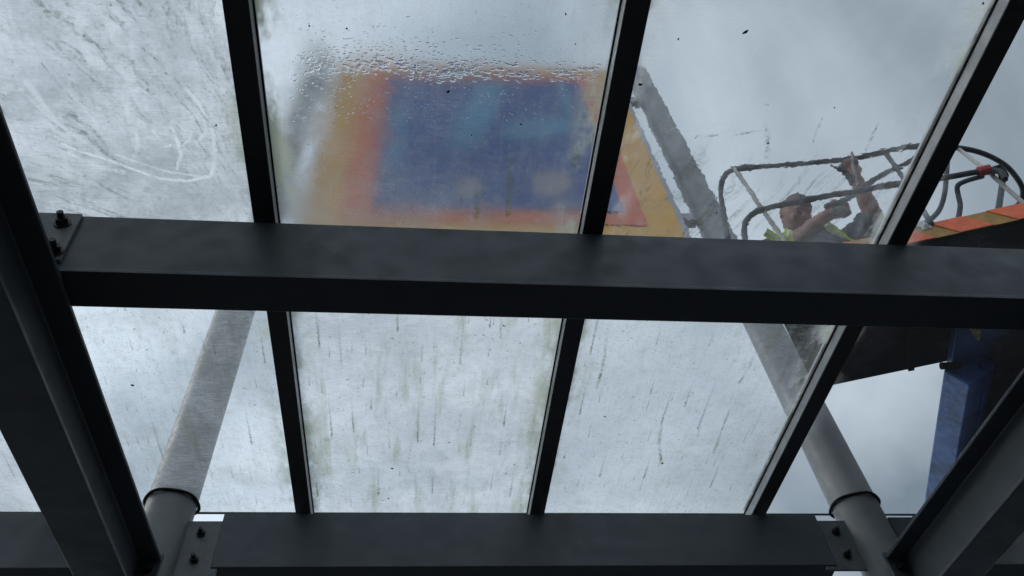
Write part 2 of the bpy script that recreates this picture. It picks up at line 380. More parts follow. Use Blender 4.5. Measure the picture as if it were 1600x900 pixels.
# ------------------------------------------------------------------ glass canopy: bars and panes
BX = [-1.579, -.513, .553, 1.619, 2.685]; BW = .0672
Y0, YS, Y1 = -.98, 1.62, 3.212
bar_labels = ['dark glazing bar directly above the left bolted steel girder', 'dark glazing bar left of the blurred coloured sign, running down the left of centre',
              'dark glazing bar crossing in front of the right part of the blue and red sign', 'dark glazing bar beside the man, slanting to the upper right corner',
              'dark glazing bar directly above the right steel girder']
for i, bx in enumerate(BX):
    e = empty('glazing_bar', lv(bx, (Y0+Y1)/2, GL), bar_labels[i], 'glazing bar', 'glazing bars of the canopy')
    bm = bmesh.new(); lbox(bm, bx-BW/2, bx+BW/2, Y0, Y1-.01, GL-.056, GL-.0065)
    bevel(obj('bar_profile', bm, BAR, e), .0025)
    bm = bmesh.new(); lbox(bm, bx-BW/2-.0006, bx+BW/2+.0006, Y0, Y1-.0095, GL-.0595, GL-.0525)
    bevel(obj('shaded_soffit', bm, BAR_SHADE, e), .002)  # thin strip that paints the bar's underside shade
    bm = bmesh.new(); lbox(bm, bx-BW/2, bx+BW/2, Y0, Y1-.01, GL+.0205, GL+.034)
    bevel(obj('pressure_cap', bm, BAR, e), .0025)
    for s in (-1, 1):
        bm = bmesh.new(); a, b = sorted((bx+s*(BW/2-.012), bx+s*(BW/2+.0045))); lbox(bm, a, b, Y0, Y1-.01, GL-.006, GL-.0005)
        obj('gasket', bm, RUBBER, e)
def pane(ci, row, mat, label, holes=None):
    xa = (BX[ci-1] if ci > 0 else BX[0]-1.066)+BW/2-.012; xb = BX[ci]-BW/2+.012 if ci < len(BX) else BX[-1]+1.0
    ya, yb = (Y0, YS-.004) if row == 0 else (YS+.004, Y1)
    bm = bmesh.new(); fs = lbox(bm, xa, xb, ya, yb, GL, GL+.010)
    for k, f in enumerate(fs): f.material_index = (0, 1, 2, 2, 2, 2)[k]
    o = obj('glass_pane', bm, [G_UNDER, mat, EDGE])
    return tag(o, label, 'glass pane', 'glass panes of the canopy roof')
P = {}
WIPES = [([(95,226),(130,240),(170,252),(212,268),(250,281),(290,284),(326,277)], .010, 1), ([(326,278),(334,262),(335,232),(328,196),(312,165),(290,140)], .013, .8),
         ([(180,243),(220,257),(262,270),(322,279)], .008, .7), ([(267,199),(276,222),(281,244),(276,266)], .010, 1), ([(299,208),(295,220),(286,228)], .007, .9),
         ([(320,190),(320,210),(306,223)], .010, .8), ([(258,231),(266,229)], .009, .9), ([(212,212),(216,230),(208,246)], .013, .6), ([(238,206),(246,216)], .008, .9),
         ([(30,140),(60,170),(100,205),(150,235)], .013, .6), ([(110,150),(130,170),(150,196)], .01, .6), ([(110,240),(150,262),(190,270)], .02, .6), ([(40,130),(65,165),(80,185)], .022, .7)]
xs = lambda c: ((BX[c-1] if c > 0 else BX[0]-1.066)+BW/2, BX[c]-BW/2)
P[0,0] = pane(0, 0, pane_mat('pane_far_left_near', *xs(0), veil=.6, seed=9), 'grubby glass pane beyond the left girder, on the near side of the cross beam')
P[0,1] = pane(0, 1, pane_mat('pane_far_left', *xs(0), veil=.72, seed=8, drips=.6), 'bright grubby glass pane showing as a small wedge left of the left girder')
P[1,0] = pane(1, 0, pane_mat('pane_wiped', *xs(1), veil=.70, rough=.15, drips=0, specks=.7, seed=1, lines=.15, edge=.9, grime=.46, vdark=.50, mud=(.95, 1.5, .22), arcs=WIPES,
     brush=(tuple(onglass(470, 440))[:2], 5.5, 30, .49, .62, None)), 'pale glass pane smeared with soapy wiping arcs, in the upper left')
P[1,1] = pane(1, 1, pane_mat('pane_low_left', *xs(1), veil=.20, rough=.05, drips=1.0, specks=.9, seed=2, lines=.35, edge=1.0, grime=.40), 'streaked glass pane with the left grey post showing through it')
P[2,0] = pane(2, 0, pane_mat('pane_sign', *xs(2), veil=.03, rough=.2, drips=.0, specks=.4, seed=3, lines=.18, edge=1.5, grime=.24, mud=(1.18, 1.5, .32), vdark=.32, vlight=(.54, .55, .53),
     vmap=('x', -.5, .1, .18, .0), rgrad=('x', -.4, .5, .34, .2)), 'steamed glass pane beaded with water in front of the coloured sign')
P[2,1] = pane(2, 1, pane_mat('pane_low_mid', *xs(2), veil=.72, rough=.25, drips=1.15, specks=1.15, seed=4, lines=1.0, edge=1.5, grime=.40, vdark=.74), 'brightest streaked glass pane with many fine dark drips, bottom middle')
P[3,0] = pane(3, 0, pane_mat('pane_clean', *xs(3), veil=.10, rough=0, wob=.0006, wob_scale=16, drips=0, specks=.0, seed=5, lines=.06, edge=1.3, grime=.02,
     brush=(R_(108), 3.0, 26, .49, .5, (1.06, 1.22))), 'wet washed glass pane through which the man in the basket shows')
P[3,1] = pane(3, 1, pane_mat('pane_low_right', *xs(3), veil=.10, rough=.06, drips=1.1, specks=.9, seed=6.4, lines=.2, edge=1.4, grime=.36), 'dirty glass pane with slanting green drips and the right grey post behind it')
P[4,0] = pane(4, 0, pane_mat('pane_right_near', *xs(4), veil=.015, rough=0, drips=0, specks=.0, seed=7, lines=.0, edge=.6, grime=0), 'clear glass pane with the looped basket rail behind it, at the upper right')
P[4,1] = pane(4, 1, pane_mat('pane_right_far', *xs(4), veil=.015, rough=0, drips=.0, specks=.0, seed=7.5, lines=.0, edge=.3, grime=0), 'clear glass pane showing the blue lift arm, beside the right girder')
# thin dark seal along the outer edge of the glass
bm = bmesh.new(); lbox(bm, BX[0]-1.05, BX[-1]+.9, Y1+.001, Y1+.007, GL-.002, GL+.012)
tag(obj('edge_seal', bm, RUBBER), 'thin black seal along the outer edge of the glass above the far beam', 'seal')

# marks on the panes
def ribbon(bm, pts, wd, lev=GL-.0015, sub=6):
    q = [onglass(x, y, lev) for x, y in pts]; q = smoothpath(q, sub); n = len(q)
    uv = bm.loops.layers.uv.verify(); vs = []; us = {}
    for i, p in enumerate(q):
        t = (q[min(i+1, n-1)]-q[max(i-1, 0)]).normalized(); s = Vector((t.y, -t.x, 0)).normalized()
        wj = wd*(.7+.3*math.sin(math.pi*min(1, (i+.6)/n)))*(.75+.5*random.random()); row = []
        for k in (-1, 1):
            a = p+s*wj*k/2*1.5; a.z = lev+T*a.y; v_ = bm.verts.new(a); us[v_] = (.5+k*.5, i/(n-1)); row.append(v_)
        vs.append(row)
    for i in range(n-1):
        f = bm.faces.new((vs[i][0], vs[i][1], vs[i+1][1], vs[i+1][0]))
        for lp in f.loops: lp[uv].uv = us[lp.vert]
for pts, wd in (([(70,20),(90,13),(108,5)], .008), ([(60,27),(95,24)], .009), ([(100,30),(125,55),(160,75),(172,82)], .018), ([(180,85),(210,105),(240,155)], .03),
                ([(205,2),(215,22),(232,24),(240,6)], .006), ([(62,95),(95,135),(122,165)], .007), ([(270,120),(290,145),(302,165)], .014), ([(210,65),(250,98)], .007)):
    bm = bmesh.new(); ribbon(bm, pts, wd); obj('grime_smear', bm, SMUDGE, P[1,0])
for pts, wd in (([(1085,217),(1092,212),(1098,220)], .010), ([(1100,214),(1112,212),(1125,211)], .010), ([(1140,213),(1165,208),(1195,203)], .010),
                ([(1192,162),(1202,164)], .009), ([(1270,225),(1276,205),(1286,182)], .010), ([(1352,238),(1362,215),(1374,190)], .014), ([(1195,190),(1200,220),(1199,250)], .018)):
    bm = bmesh.new(); ribbon(bm, pts, wd); obj('grime_smear', bm, SMUDGE, P[3,0])
for k in range(6):                     # faint rings left by the washing brush
    for (cx, cyy, rr) in ((1110, 62, 30+k*11), (1105, 235, 28+k*10)):
        if k > 4 and cyy > 100: continue
        bm = bmesh.new(); ribbon(bm, [(cx+rr*1.35*math.cos(a), cyy-rr*.62*math.sin(a)) for a in [R_(38+q*14) for q in range(8)]], .006, sub=3)
        o = obj('soap_ring', bm, SOAP_F if 'SOAP_F' in globals() else globals().setdefault('SOAP_F', film_mat('faint_soap_film', (.95, .97, 1), .22)), P[3,0])
for key, pts, wd in (((2,0), [(796,232),(797,270),(794,342)], .026), ((2,0), [(746,296),(747,318),(744,342)], .02), ((2,0), [(721,300),(722,320)], .012), ((2,0), [(632,335),(630,348)], .012),
                     ((2,0), [(902,225),(897,262)], .03), ((2,0), [(608,300),(606,318)], .012),
                     ((2,1), [(781,486),(783,508),(782,530)], .013), ((2,1), [(568,560),(569,585),(567,606)], .008), ((3,1), [(950,500),(944,560),(932,608)], .016), ((3,1), [(1186,530),(1172,570),(1154,600)], .015),
                     ((3,1), [(1130,660),(1122,690),(1114,708)], .013), ((3,1), [(1036,640),(1030,690),(1034,726)], .016)):
    bm = bmesh.new(); ribbon(bm, pts, wd); obj('algae_streak', bm, ALGAE, P[key])
def speck(key, x, y, r, el=1.0):
    c = onglass(x, y, GL-.003); bm = bmesh.new()
    for v in ball(bm, (0, 0, 0), r*.8, 2, (el*1.2, .9, .35), Matrix.Rotation(random.random()*3, 3, 'Z')):
        v.co *= 1+.9*mnoise.noise(v.co*260+Vector((x, y, 0)))
        v.co += c
    obj('debris_speck', bm, SPECK, P[key])
for a in (((1,1),207,602,.0055,1.3), ((1,0),338,196,.004), ((2,0),700,143,.005,1.4), ((2,0),814,194,.004), ((2,0),737,211,.003), ((2,0),884,22,.0035), ((2,0),899,69,.003), ((2,0),483,41,.003),
          ((2,0),542,45,.0032), ((3,0),1165,50,.0055,1.6), ((3,0),1060,61,.003), ((3,0),1200,224,.004), ((3,0),1000,132,.0055,1.3), ((3,0),1304,168,.003), ((3,0),1536,5,.004), ((3,0),1120,333,.003),
          ((2,1),613,732,.005,1.5), ((2,1),607,779,.0045), ((2,1),787,509,.004), ((2,1),702,691,.004), ((4,1),1418,800,.003), ((2,1),844,492,.005,.7), ((3,1),1035,724,.006), ((3,1),945,651,.004)): speck(*a)
bm = bmesh.new()
prism(bm, [onglass(x, y, GL+.012) for x, y in ((1136,500),(1140,494),(1150,496),(1150,505),(1144,513),(1137,511))], Vector((0, 0, .003)))
obj('stuck_leaf', bm, film_mat('wet_leaf', (.16, .17, .17), .98, 40, .0, .1), P[3,1])
# beads of water hanging below the steamed pane
bm = bmesh.new(); rnd = random.Random(3)
def drop(x, y, r, el):
    c = onglass(x, y, GL-.0008); rot = Matrix.Rotation(rnd.uniform(-.35, .35), 3, 'Z'); ph = Vector((x, y, 0))
    for v in ball(bm, (0, 0, 0), r, 2, (el, 1, 1)):
        v.co *= 1+.42*mnoise.noise(v.co/r*1.2+ph)
        v.co.z = min(0, v.co.z)*.38
        v.co = rot @ v.co
        v.co += c+Vector((0, 0, T*v.co.y))
n = 0
while n < 700:
    x = rnd.uniform(470, 938); core = 118+.012*(940-x) if x > 640 else 108+.02*(640-x)
    y = core+4-abs(rnd.gauss(0, 34 if x < 860 else 14))+rnd.gauss(0, 5)
    if y > 175 or y < 18 or x < 430+.12*y: continue
    d = math.exp(-((y-core+6)/15)**2)
    if x > 800 and rnd.random() < .35: continue
    r = rnd.uniform(.0014, .0031)*(1+1.8*d*rnd.random())*(1.0 if x < 830 else .72)
    drop(x, y, r, rnd.uniform(1.1, 2.6)); n += 1
for k in range(160): drop(rnd.uniform(455, 560), rnd.uniform(80, 190), rnd.uniform(.0014, .003), rnd.uniform(1, 2.2))
for k in range(150): drop(rnd.uniform(560, 900), rnd.uniform(135, 190), rnd.uniform(.0010, .0022), rnd.uniform(.9, 2))
tag(obj('water_beads', bm, WATER, None, True), 'beads of water clinging in a band across the steamed pane', 'water drops', kind='stuff')

# ------------------------------------------------------------------ steel frame
PL, PR, PY, PRAD = -1.103, 2.124, 3.139, .1091
def ibeam(bm, xc, y0, y1, l0, l1, bw=.176, tf=.016, tw=.012):
    a, b = xc-bw/2, xc+bw/2; c, d = xc-tw/2, xc+tw/2
    prof = [(a,l0),(b,l0),(b,l0+tf),(d,l0+tf),(d,l1-tf),(b,l1-tf),(b,l1),(a,l1),(a,l1-tf),(c,l1-tf),(c,l0+tf),(a,l0+tf)]
    n = len(prof); A = [bm.verts.new(lv(x, y0, l)) for x, l in prof]; B = [bm.verts.new(lv(x, y1, l)) for x, l in prof]
    for i in range(n): bm.faces.new((A[i], A[(i+1)%n], B[(i+1)%n], B[i]))
    bm.faces.new(A[::-1]); bm.faces.new(B)
    bmesh.ops.recalc_face_normals(bm, faces=bm.faces[:])
for xc, lab in ((PL, 'dark steel girder sloping along the left edge, meeting the left post'), (PR, 'grey-webbed steel girder at the lower right corner, meeting the right post')):
    e = empty('steel_girder', lv(xc, 1, 1.565), lab, 'steel beam', 'main girders of the canopy')
    bm = bmesh.new(); ibeam(bm, xc, -.98, 2.968, 1.6235, 1.898); bevel(obj('girder_section', bm, BEAM, e), .004)
    bm = bmesh.new(); lbox(bm, xc-.091, xc+.091, 2.970, 2.986, 1.600, 1.916); bevel(obj('end_plate', bm, BEAM, e), .002)
    bm = bmesh.new(); lbox(bm, xc-.008, xc+.008, 2.988, PY-PRAD+.004, 1.585, 1.927); obj('fin_plate', bm, BEAM, e)
    for s in (-1, 1):
        for l in (1.69, 1.835):
            bm = bmesh.new(); bolt(bm, lv(xc+s*.05, 2.969, l), (0, -1, 0), .011); obj('bolt', bm, BOLT, e)
# cross beam over the girders, in the middle of the picture
CB0, CB1, BY0, BY1 = 1.911, 2.226, 1.450, 1.570
e = empty('cross_beam', lv(.5, 1.45, CB0), 'wide dark cross beam spanning the middle of the picture', 'steel beam')
bm = bmesh.new()
def sqbeam(bm, x0, x1, y0, y1, l0, l1, lip=0.0):   # vertical faces, slightly projecting lips top and bottom
    za, zb = l0+T*y0, l1+T*y0
    prof = [(y0, za), (y1, za), (y1, zb), (y0, zb)] if not lip else [(y0-lip, za), (y1, za), (y1, zb), (y0, zb), (y0, za+.02), (y0-lip, za+.016)]
    A = [bm.verts.new((x0, y, z)) for y, z in prof]; B = [bm.verts.new((x1, y, z)) for y, z in prof]; n = len(prof)
    for i in range(n): bm.faces.new((A[i], A[(i+1)%n], B[(i+1)%n], B[i]))
    bm.faces.new(A[::-1]); bm.faces.new(B); bmesh.ops.recalc_face_normals(bm, faces=bm.faces[:])
sqbeam(bm, PL-.35, PR+.9, BY0, BY1, CB0, CB1, .004)
bevel(obj('beam_section', bm, BEAM, e), .006, 3)
zt = CB1+T*BY0
def plate(px_, e, y, right):
    bm = bmesh.new(); prism(bm, px_, Vector((0, -.012, 0))); return bevel(obj('cleat_plate', bm, PLATE, e), .0015)
q = [aty(x, y, BY0-.001) for x, y in ((62,337),(130,339),(95,411),(62,411))]
pl = plate(q, e, 0, 0)
for x, y in ((98,350),(86,394)):
    bm = bmesh.new(); bolt(bm, aty(x, y, BY0-.0135), (0, -1, 0), .0165); obj('bolt', bm, BOLT, pl)
for bx in BX[1:4]:
    bm = bmesh.new(); hexa(bm, [Vector((x_, y_, (zt if k == 0 else GL-.0565+T*y_))) for k in (0, 1) for x_, y_ in ((bx-.025, BY0+.065), (bx+.025, BY0+.065), (bx+.025, BY1-.01), (bx-.025, BY1-.01))])
    obj('packer', bm, RUBBER, e)
# outer beam: three lengths bolted to plates on the posts
OY0, OY1, O0, O1 = 3.108, 3.217, 1.933, 2.225
zb, zt2 = O0+T*OY0, O1+T*OY0
def outer(x0, x1, label, bars):
    e = empty('outer_beam', (.5*(x0+x1), OY0, zb), label, 'steel beam', 'outer beam lengths between the posts')
    bm = bmesh.new(); sqbeam(bm, x0, x1, OY0, OY1, O0, O1); bevel(obj('beam_section', bm, BEAM, e), .005, 3)
    for bx in bars:
        bm = bmesh.new(); hexa(bm, [Vector((x_, y_, (zt2 if k == 0 else GL-.0565+T*y_))) for k in (0, 1) for x_, y_ in ((bx-.025, OY0+.07), (bx+.025, OY0+.07), (bx+.025, OY1-.005), (bx-.025, OY1-.005))])
        obj('packer', bm, RUBBER, e)
    return e
xLb = aty(338, 850, OY0).x; xRb = aty(1294, 850, OY0).x
outer(xLb, xRb, 'dark outer beam along the bottom of the picture between both posts', BX[1:4])
outer(-3.2, PL-.25, 'short piece of outer beam left of the left girder, at the bottom left corner', BX[:1])
outer(PR+.25, 4.2, 'short piece of outer beam right of the right girder, at the bottom right corner', BX[4:])

# posts of the sign, passing up through the glass
ZTOP = 8.60
for xc, lab, s in ((PL, 'pale grey round post on the left, rising through the glass to the sign', 1), (PR, 'pale grey round post on the right, rising through the glass to the sign', -1)):
    e = empty('sign_post', (xc, PY, GROUND), lab, 'post', 'round posts carrying the sign')
    bm = bmesh.new()
    N = 40; prof = [(GROUND, PRAD), (ZTOP-.07, PRAD), (ZTOP-.03, PRAD*.93), (ZTOP-.008, PRAD*.72), (ZTOP, PRAD*.4)]
    rings = [[bm.verts.new((xc+r*math.cos(2*math.pi*k/N), PY+r*math.sin(2*math.pi*k/N), z)) for k in range(N)] for z, r in prof]
    for i in range(len(rings)-1):
        for k in range(N): bm.faces.new((rings[i][k], rings[i][(k+1)%N], rings[i+1][(k+1)%N], rings[i+1][k]))
    bm.faces.new(rings[-1])
    obj('post_tube', bm, POST, e, True)
    bm = bmesh.new(); M_ = 48; ring = []
    for k in range(M_):
        a = 2*math.pi*k/M_; rr = PRAD+.008+.003*math.sin(a*5+xc)
        c = lv(xc+rr*math.cos(a), PY+rr*math.sin(a), GL+.002); d = Vector((math.cos(a), math.sin(a), 0))
        ring.append([bm.verts.new(c+.008*math.cos(b)*d+Vector((0, 0, .008*math.sin(b)))) for b in [2*math.pi*j/8 for j in range(8)]])
    for k in range(M_):
        for j in range(8): bm.faces.new((ring[k][j], ring[(k+1)%M_][j], ring[(k+1)%M_][(j+1)%8], ring[k][(j+1)%8]))
    obj('seal_collar', bm, SEALANT, e, True)
    if s > 0: q = [aty(x, y, OY0+.018) for x, y in ((302,817),(350,817),(350,826),(336,912),(272,912))]; bl = ((314,834),(303,875))
    else: q = [aty(x, y, OY0+.018) for x, y in ((1275,816),(1316,816),(1349,893),(1290,893),(1275,826))]; bl = ((1306,832),(1324,868))
    q[0 if s > 0 else 1].x = xc+s*(PRAD-.004); q[-1 if s > 0 else 2].x = xc+s*(PRAD-.004)
    bm = bmesh.new(); prism(bm, q, Vector((0, -.012, 0))); pl = bevel(obj('cleat_plate', bm, PLATE, e), .0015)
    for x, y in bl:
        bm = bmesh.new(); bolt(bm, aty(x, y, OY0+.0055), (0, -1, 0), .0135); obj('bolt', bm, BOLT, pl)
    bm = bmesh.new(); xo = xc-s*PRAD; a, b = sorted((xo+s*.004, xc-s*.30)); box(bm, a, b, OY0-.018, OY0-.006, zb+.02, zt2-.03)
    bevel(obj('cleat_plate', bm, BEAM, e), .0015)

# ------------------------------------------------------------------ the sign between the posts
SX0, SX1 = -.872, 1.834
ang = math.atan2(3.082-3.155, SX1-SX0)
e = empty('pylon_sign', (.48, 3.16, 5.11), 'large square sign, blue field bordered in red and orange, hung between two grey posts', 'sign')
def sy_(x): return 3.155+(x-SX0)*math.tan(ang)
def srect(bm, x0, x1, z0, z1, d, th=.004):
    poly = [Vector((x, sy_(x)-d, z)) for x, z in ((x0,z0),(x1,z0),(x1,z1),(x0,z1))]
    prism(bm, poly, Vector((0, th if th > .01 else th+.002, 0)))
Z0, Z1 = 5.107, 8.464
bm = bmesh.new(); srect(bm, SX0-.045, SX1+.05, Z0-.05, Z1+.05, 0, .17); bevel(obj('sign_cabinet', bm, S_FRAME, e), .01, 3)
bm = bmesh.new(); srect(bm, SX0, SX1, Z0, Z1, .006); obj('orange_border', bm, S_YEL, e)
bm = bmesh.new(); srect(bm, -.611, 1.590, 5.351, 8.272, .012); obj('red_border', bm, S_RED, e)
bm = bmesh.new(); srect(bm, -.3885, 1.445, 5.543, 8.122, .018); obj('blue_field', bm, S_BLUE, e)
def smark(name, px_, mat, d=.024):
    poly = []
    for x, y in px_:
        p = aty(x, y, 3.108); poly.append(Vector((p.x, sy_(p.x)-d, p.z)))
    bm = bmesh.new(); prism(bm, poly, Vector((0, .005, 0))); return obj(name, bm, mat, e)
smark('logo_stroke', [(747,131),(796,131),(770,190),(748,228),(690,240),(712,190)], S_CYAN)
smark('logo_stroke', [(786,196),(836,186),(896,190),(898,212),(840,220),(784,224)], S_CYAN)
smark('logo_stroke', [(868,136),(884,136),(897,188),(883,188)], S_CYAN)
smark('logo_stroke', [(612,170),(640,168),(622,262),(598,262)], S_CYAN)
for q in ([(830,276),(868,270),(892,282),(894,300),(866,312),(836,306)], [(716,282),(748,280),(756,300),(730,312),(712,304)]):
    smark('logo_letter', q, S_WHITE)
for xa, xb in ((PL+PRAD-.01, SX0-.046), (SX1+.051, PR-PRAD+.01)):
    for z in (7.894, 5.615):
        bm = bmesh.new(); box(bm, xa, xb, 3.14, 3.21, z-.05, z+.05); obj('bracket', bm, S_FRAME, e)

# ------------------------------------------------------------------ boom lift with its basket
ZF, ZR, ZM = 3.25, 4.28, 3.76
e = empty('boom_lift', (2.9, 6.0, GROUND), 'aerial work platform: dark basket with grey rails on a blue lift arm', 'boom lift')
DS = Vector((.955, -.297, 0)).normalized(); DN = Vector((.297, .955, 0)).normalized()
SW = atz(1190, 436, ZF); S1p = atz(1422, 381, ZF)
SE = S1p+DS*1.25
# floor tray seen from below
NWp = atz(1276, 606, ZF); NEp = NWp+DS*((SE-NWp).dot(DS)); Wc = atz(1228, 498, ZF)
poly = [Vector((p.x, p.y, ZF)) for p in (S1p+DS*-.62, SE, NEp, NWp, atz(1261, 580, ZF), atz(1217, 490, ZF))]
bm = bmesh.new(); prism(bm, poly, Vector((0, 0, .035))); obj('platform_floor', bm, NAVY, e)
for k in range(4):
    a = S1p+DS*(.02+.3*k)+DN*.03; b = a+DN*.72
    bm = bmesh.new(); tube(bm, [a+Vector((0, 0, -.022)), b+Vector((0, 0, -.022))], .02, 4); obj('floor_rib', bm, NAVY, e)
# toe board with hazard stripes: every stripe is a piece of the painted board
bm = bmesh.new(); A = S1p+DS*-.62; H = .115
def tb(bm, s0, s1, k0, k1, off=0.0, th=.014):
    b0 = S1p-DN*(.004+off)
    prism(bm, [b0+DS*s0, b0+DS*s1, b0+DS*(s1+k1)+Vector((0, 0, H)), b0+DS*(s0+k0)+Vector((0, 0, H))], DN*th)
tb(bm, -.62, 1.25, 0, 0); board = obj('toe_board', bm, YELLOW, e)
s = -.56
for k in range(8):
    bm = bmesh.new(); tb(bm, s, s+.15, -.09, -.09, .004, .003); obj('hazard_stripe', bm, ORANGE, board); s += .262
# rails
def rail(name, pts, r, mat=RAIL, sub=6, seg=10):
    bm = bmesh.new(); tube(bm, pts, r, seg, sub); return obj(name, bm, mat, e, True)
pz = atz
NSW = S1p+DS*-.60
rail('guard_rail', [pz(1137,372,3.78), pz(1131,335,4.02), pz(1126,300,4.2), pz(1130,278,4.26), pz(1148,264,ZR), pz(1200,259,ZR), pz(1310,250,ZR), pz(1380,237,ZR), pz(1430,228,ZR), pz(1490,230,ZR),
     pz(1532,238,ZR), pz(1568,256,ZR), pz(1590,280,ZR), pz(1598,300,ZR), pz(1590,320,ZR), pz(1560,338,ZR), pz(1520,352,ZR), pz(1478,366,ZR), pz(1440,378,ZR), pz(1380,398,ZR), pz(1300,420,ZR)], .0155)
rail('mid_rail', [pz(1166,395,3.5), pz(1163,368,3.64), pz(1164,350,3.72), pz(1176,334,ZM), pz(1200,324,ZM), pz(1290,306,ZM), pz(1345,297,ZM), pz(1400,287,ZM), pz(1470,278,ZM), pz(1535,267,ZM), pz(1562,268,ZM-.05), pz(1570,280,ZM-.12)], .015)
rail('brace_rail', [pz(1290,322,3.70), pz(1320,312,3.80), pz(1346,294,3.95), pz(1378,272,4.08), pz(1422,252,4.2), pz(1440,240,ZR)], .0155)
rail('rail_upright', [pz(1147,263,ZR), pz(1190,325,4.0), pz(1222,372,3.82), pz(1262,436,ZF)], .013, PALE, 0)
rail('rail_upright', [pz(1497,232,ZR), pz(1548,272,ZM), pz(1600,318,3.5), pz(1640,352,ZF)], .011, PALE, 0)
rail('rail_upright', [pz(1481,240,ZR), pz(1478,280,4.1), pz(1475,305,3.95), pz(1467,328,3.8), pz(1450,345,3.62), pz(1432,352,3.5)], .0135)
rail('rail_upright', [pz(1535,275,ZM), pz(1510,282,3.72), pz(1496,290,3.7), pz(1497,305,3.66), pz(1500,320,3.58), pz(1497,340,3.48), pz(1490,360,3.36)], .0125)
rail('rail_upright', [pz(1568,262,ZR), pz(1566,285,4.1), pz(1560,325,3.7), pz(1557,346,3.4)], .0165, RAIL, 0)
rail('rail_upright', [pz(1384,240,ZR), pz(1400,262,4.1), pz(1425,300,3.7), pz(1455,350,3.35)], .013)
bm = bmesh.new(); tube(bm, [pz(1528,268,ZM), pz(1546,264,ZM)], .026, 10); obj('red_tape_wrap', bm, RED_T, e)
bm = bmesh.new(); tube(bm, [pz(1548,268,ZM), pz(1562,262,ZM+.02), pz(1568,275,ZM-.05)], .024, 10); obj('rail_clamp', bm, NAVY, e)
# bracket and jib, blue
def rprism(name, px_, Z, dz, mat, bev=.006):
    bm = bmesh.new(); prism(bm, [pz(x, y, Z) for x, y in px_], Vector((0, 0, dz))); return bevel(obj(name, bm, mat, e), bev)
rprism('basket_bracket', [(1496,503),(1566,503),(1600,520),(1562,580),(1485,577)], ZF-.055, .05, BLUE)
rprism('rotator_plate', [(1562,548),(1612,520),(1690,570),(1640,650),(1560,585)], ZF-.14, .08, NAVY)
bm = bmesh.new(); tube(bm, [pz(1470,571,ZF-.07), pz(1500,570,ZF-.07)], .018, 14); obj('pivot_pin', bm, NAVY, e)
bm = bmesh.new(); tube(bm, [pz(1526,573,ZF-.10), pz(1536,588,ZF-.10)], .02, 14); obj('pivot_pin', bm, NAVY, e)
bm = bmesh.new(); prism(bm, [pz(x, y, ZF-.062) for x, y in ((1508,506),(1529,506),(1533,514),(1530,532),(1526,530))], Vector((0, 0, .004))); obj('warning_decal', bm, DECAL, e)
J0 = pz(1516, 572, 3.16); J1 = pz(1470, 830, 3.30)
def boxbeam(name, a, b, wd, ht, mat, bev=.012, roll=0.0):
    t = (b-a).normalized(); s = Vector((t.y, -t.x, 0)).normalized(); u = s.cross(t)
    if u.z < 0: u = -u
    s, u = s*math.cos(roll)+u*math.sin(roll), u*math.cos(roll)-s*math.sin(roll)
    bm = bmesh.new(); hexa(bm, [p+s*i*wd/2+u*j*ht/2 for j in (-1, 1) for p, i in ((a, -1), (a, 1), (b, 1), (b, -1))])
    bmesh.ops.recalc_face_normals(bm, faces=bm.faces[:])
    return bevel(obj(name, bm, mat, e), bev, 3), t, s, u
jd = (J1-J0).normalized()
jib, t_, s_, u_ = boxbeam('jib_arm', J0, J0+jd*3.6, .20, .15, BLUE, .012, R_(28))
bm = bmesh.new(); a = J0+jd*.15-u_*.0825+s_*.012; tube(bm, [a, a+jd*2.6], .004, 6); obj('weld_seam', bm, BLUE, jib)
bm = bmesh.new(); off = Vector((.20, .02, -.03))
tube(bm, [J0-jd*.05+off, J0+jd*1.5+off], .085, 16); obj('hydraulic_ram', bm, NAVY, e, True)
bm = bmesh.new(); off = Vector((.34, .0, .05))
tube(bm, [J0-jd*.1+off, J0+jd*.5+off*1.1, J0+jd*1.5+off], .075, 10, 4); obj('hose_bundle', bm, RUBBER, e, True)
for d_, q in ((.62, .02), (.70, .03)):
    bm = bmesh.new(); ball(bm, J0+jd*d_-u_*.082-s_*q, .014, 2, (1, 1.6, .4)); obj('grease_mark', bm, NAVY, jib)
JE = J0+jd*3.6
boxbeam('main_boom', JE+Vector((0, 0, .1)), Vector((JE.x+.3, JE.y+2.2, GROUND+1.0)), .22, .24, BLUE)
bm = bmesh.new(); box(bm, JE.x-.6, JE.x+1.2, JE.y+1.2, JE.y+3.6, GROUND+.35, GROUND+1.1); bevel(obj('chassis', bm, BLUE, e), .05, 3)
for sx_ in (-.62, 1.02):
    for yy in (1.5, 3.2):
        bm = bmesh.new(); c = Vector((JE.x+sx_, JE.y+yy, GROUND+.36)); tube(bm, [c, c+Vector((.2, 0, 0))], .36, 24); obj('wheel', bm, RUBBER, e)
# rag hung over the toe board
bm = bmesh.new()
c = pz(1445, 358, 3.36)
for v in ball(bm, (0, 0, 0), .055, 4, (1.15, .55, .7)): v.co = v.co*(1+.75*mnoise.noise(v.co*34+Vector((4, 1, 2)))+.35*mnoise.noise(v.co*90)) + c
tag(obj('cleaning_rag', bm, WHITE, None, True), 'crumpled white rag lying on the orange striped basket edge', 'rag')

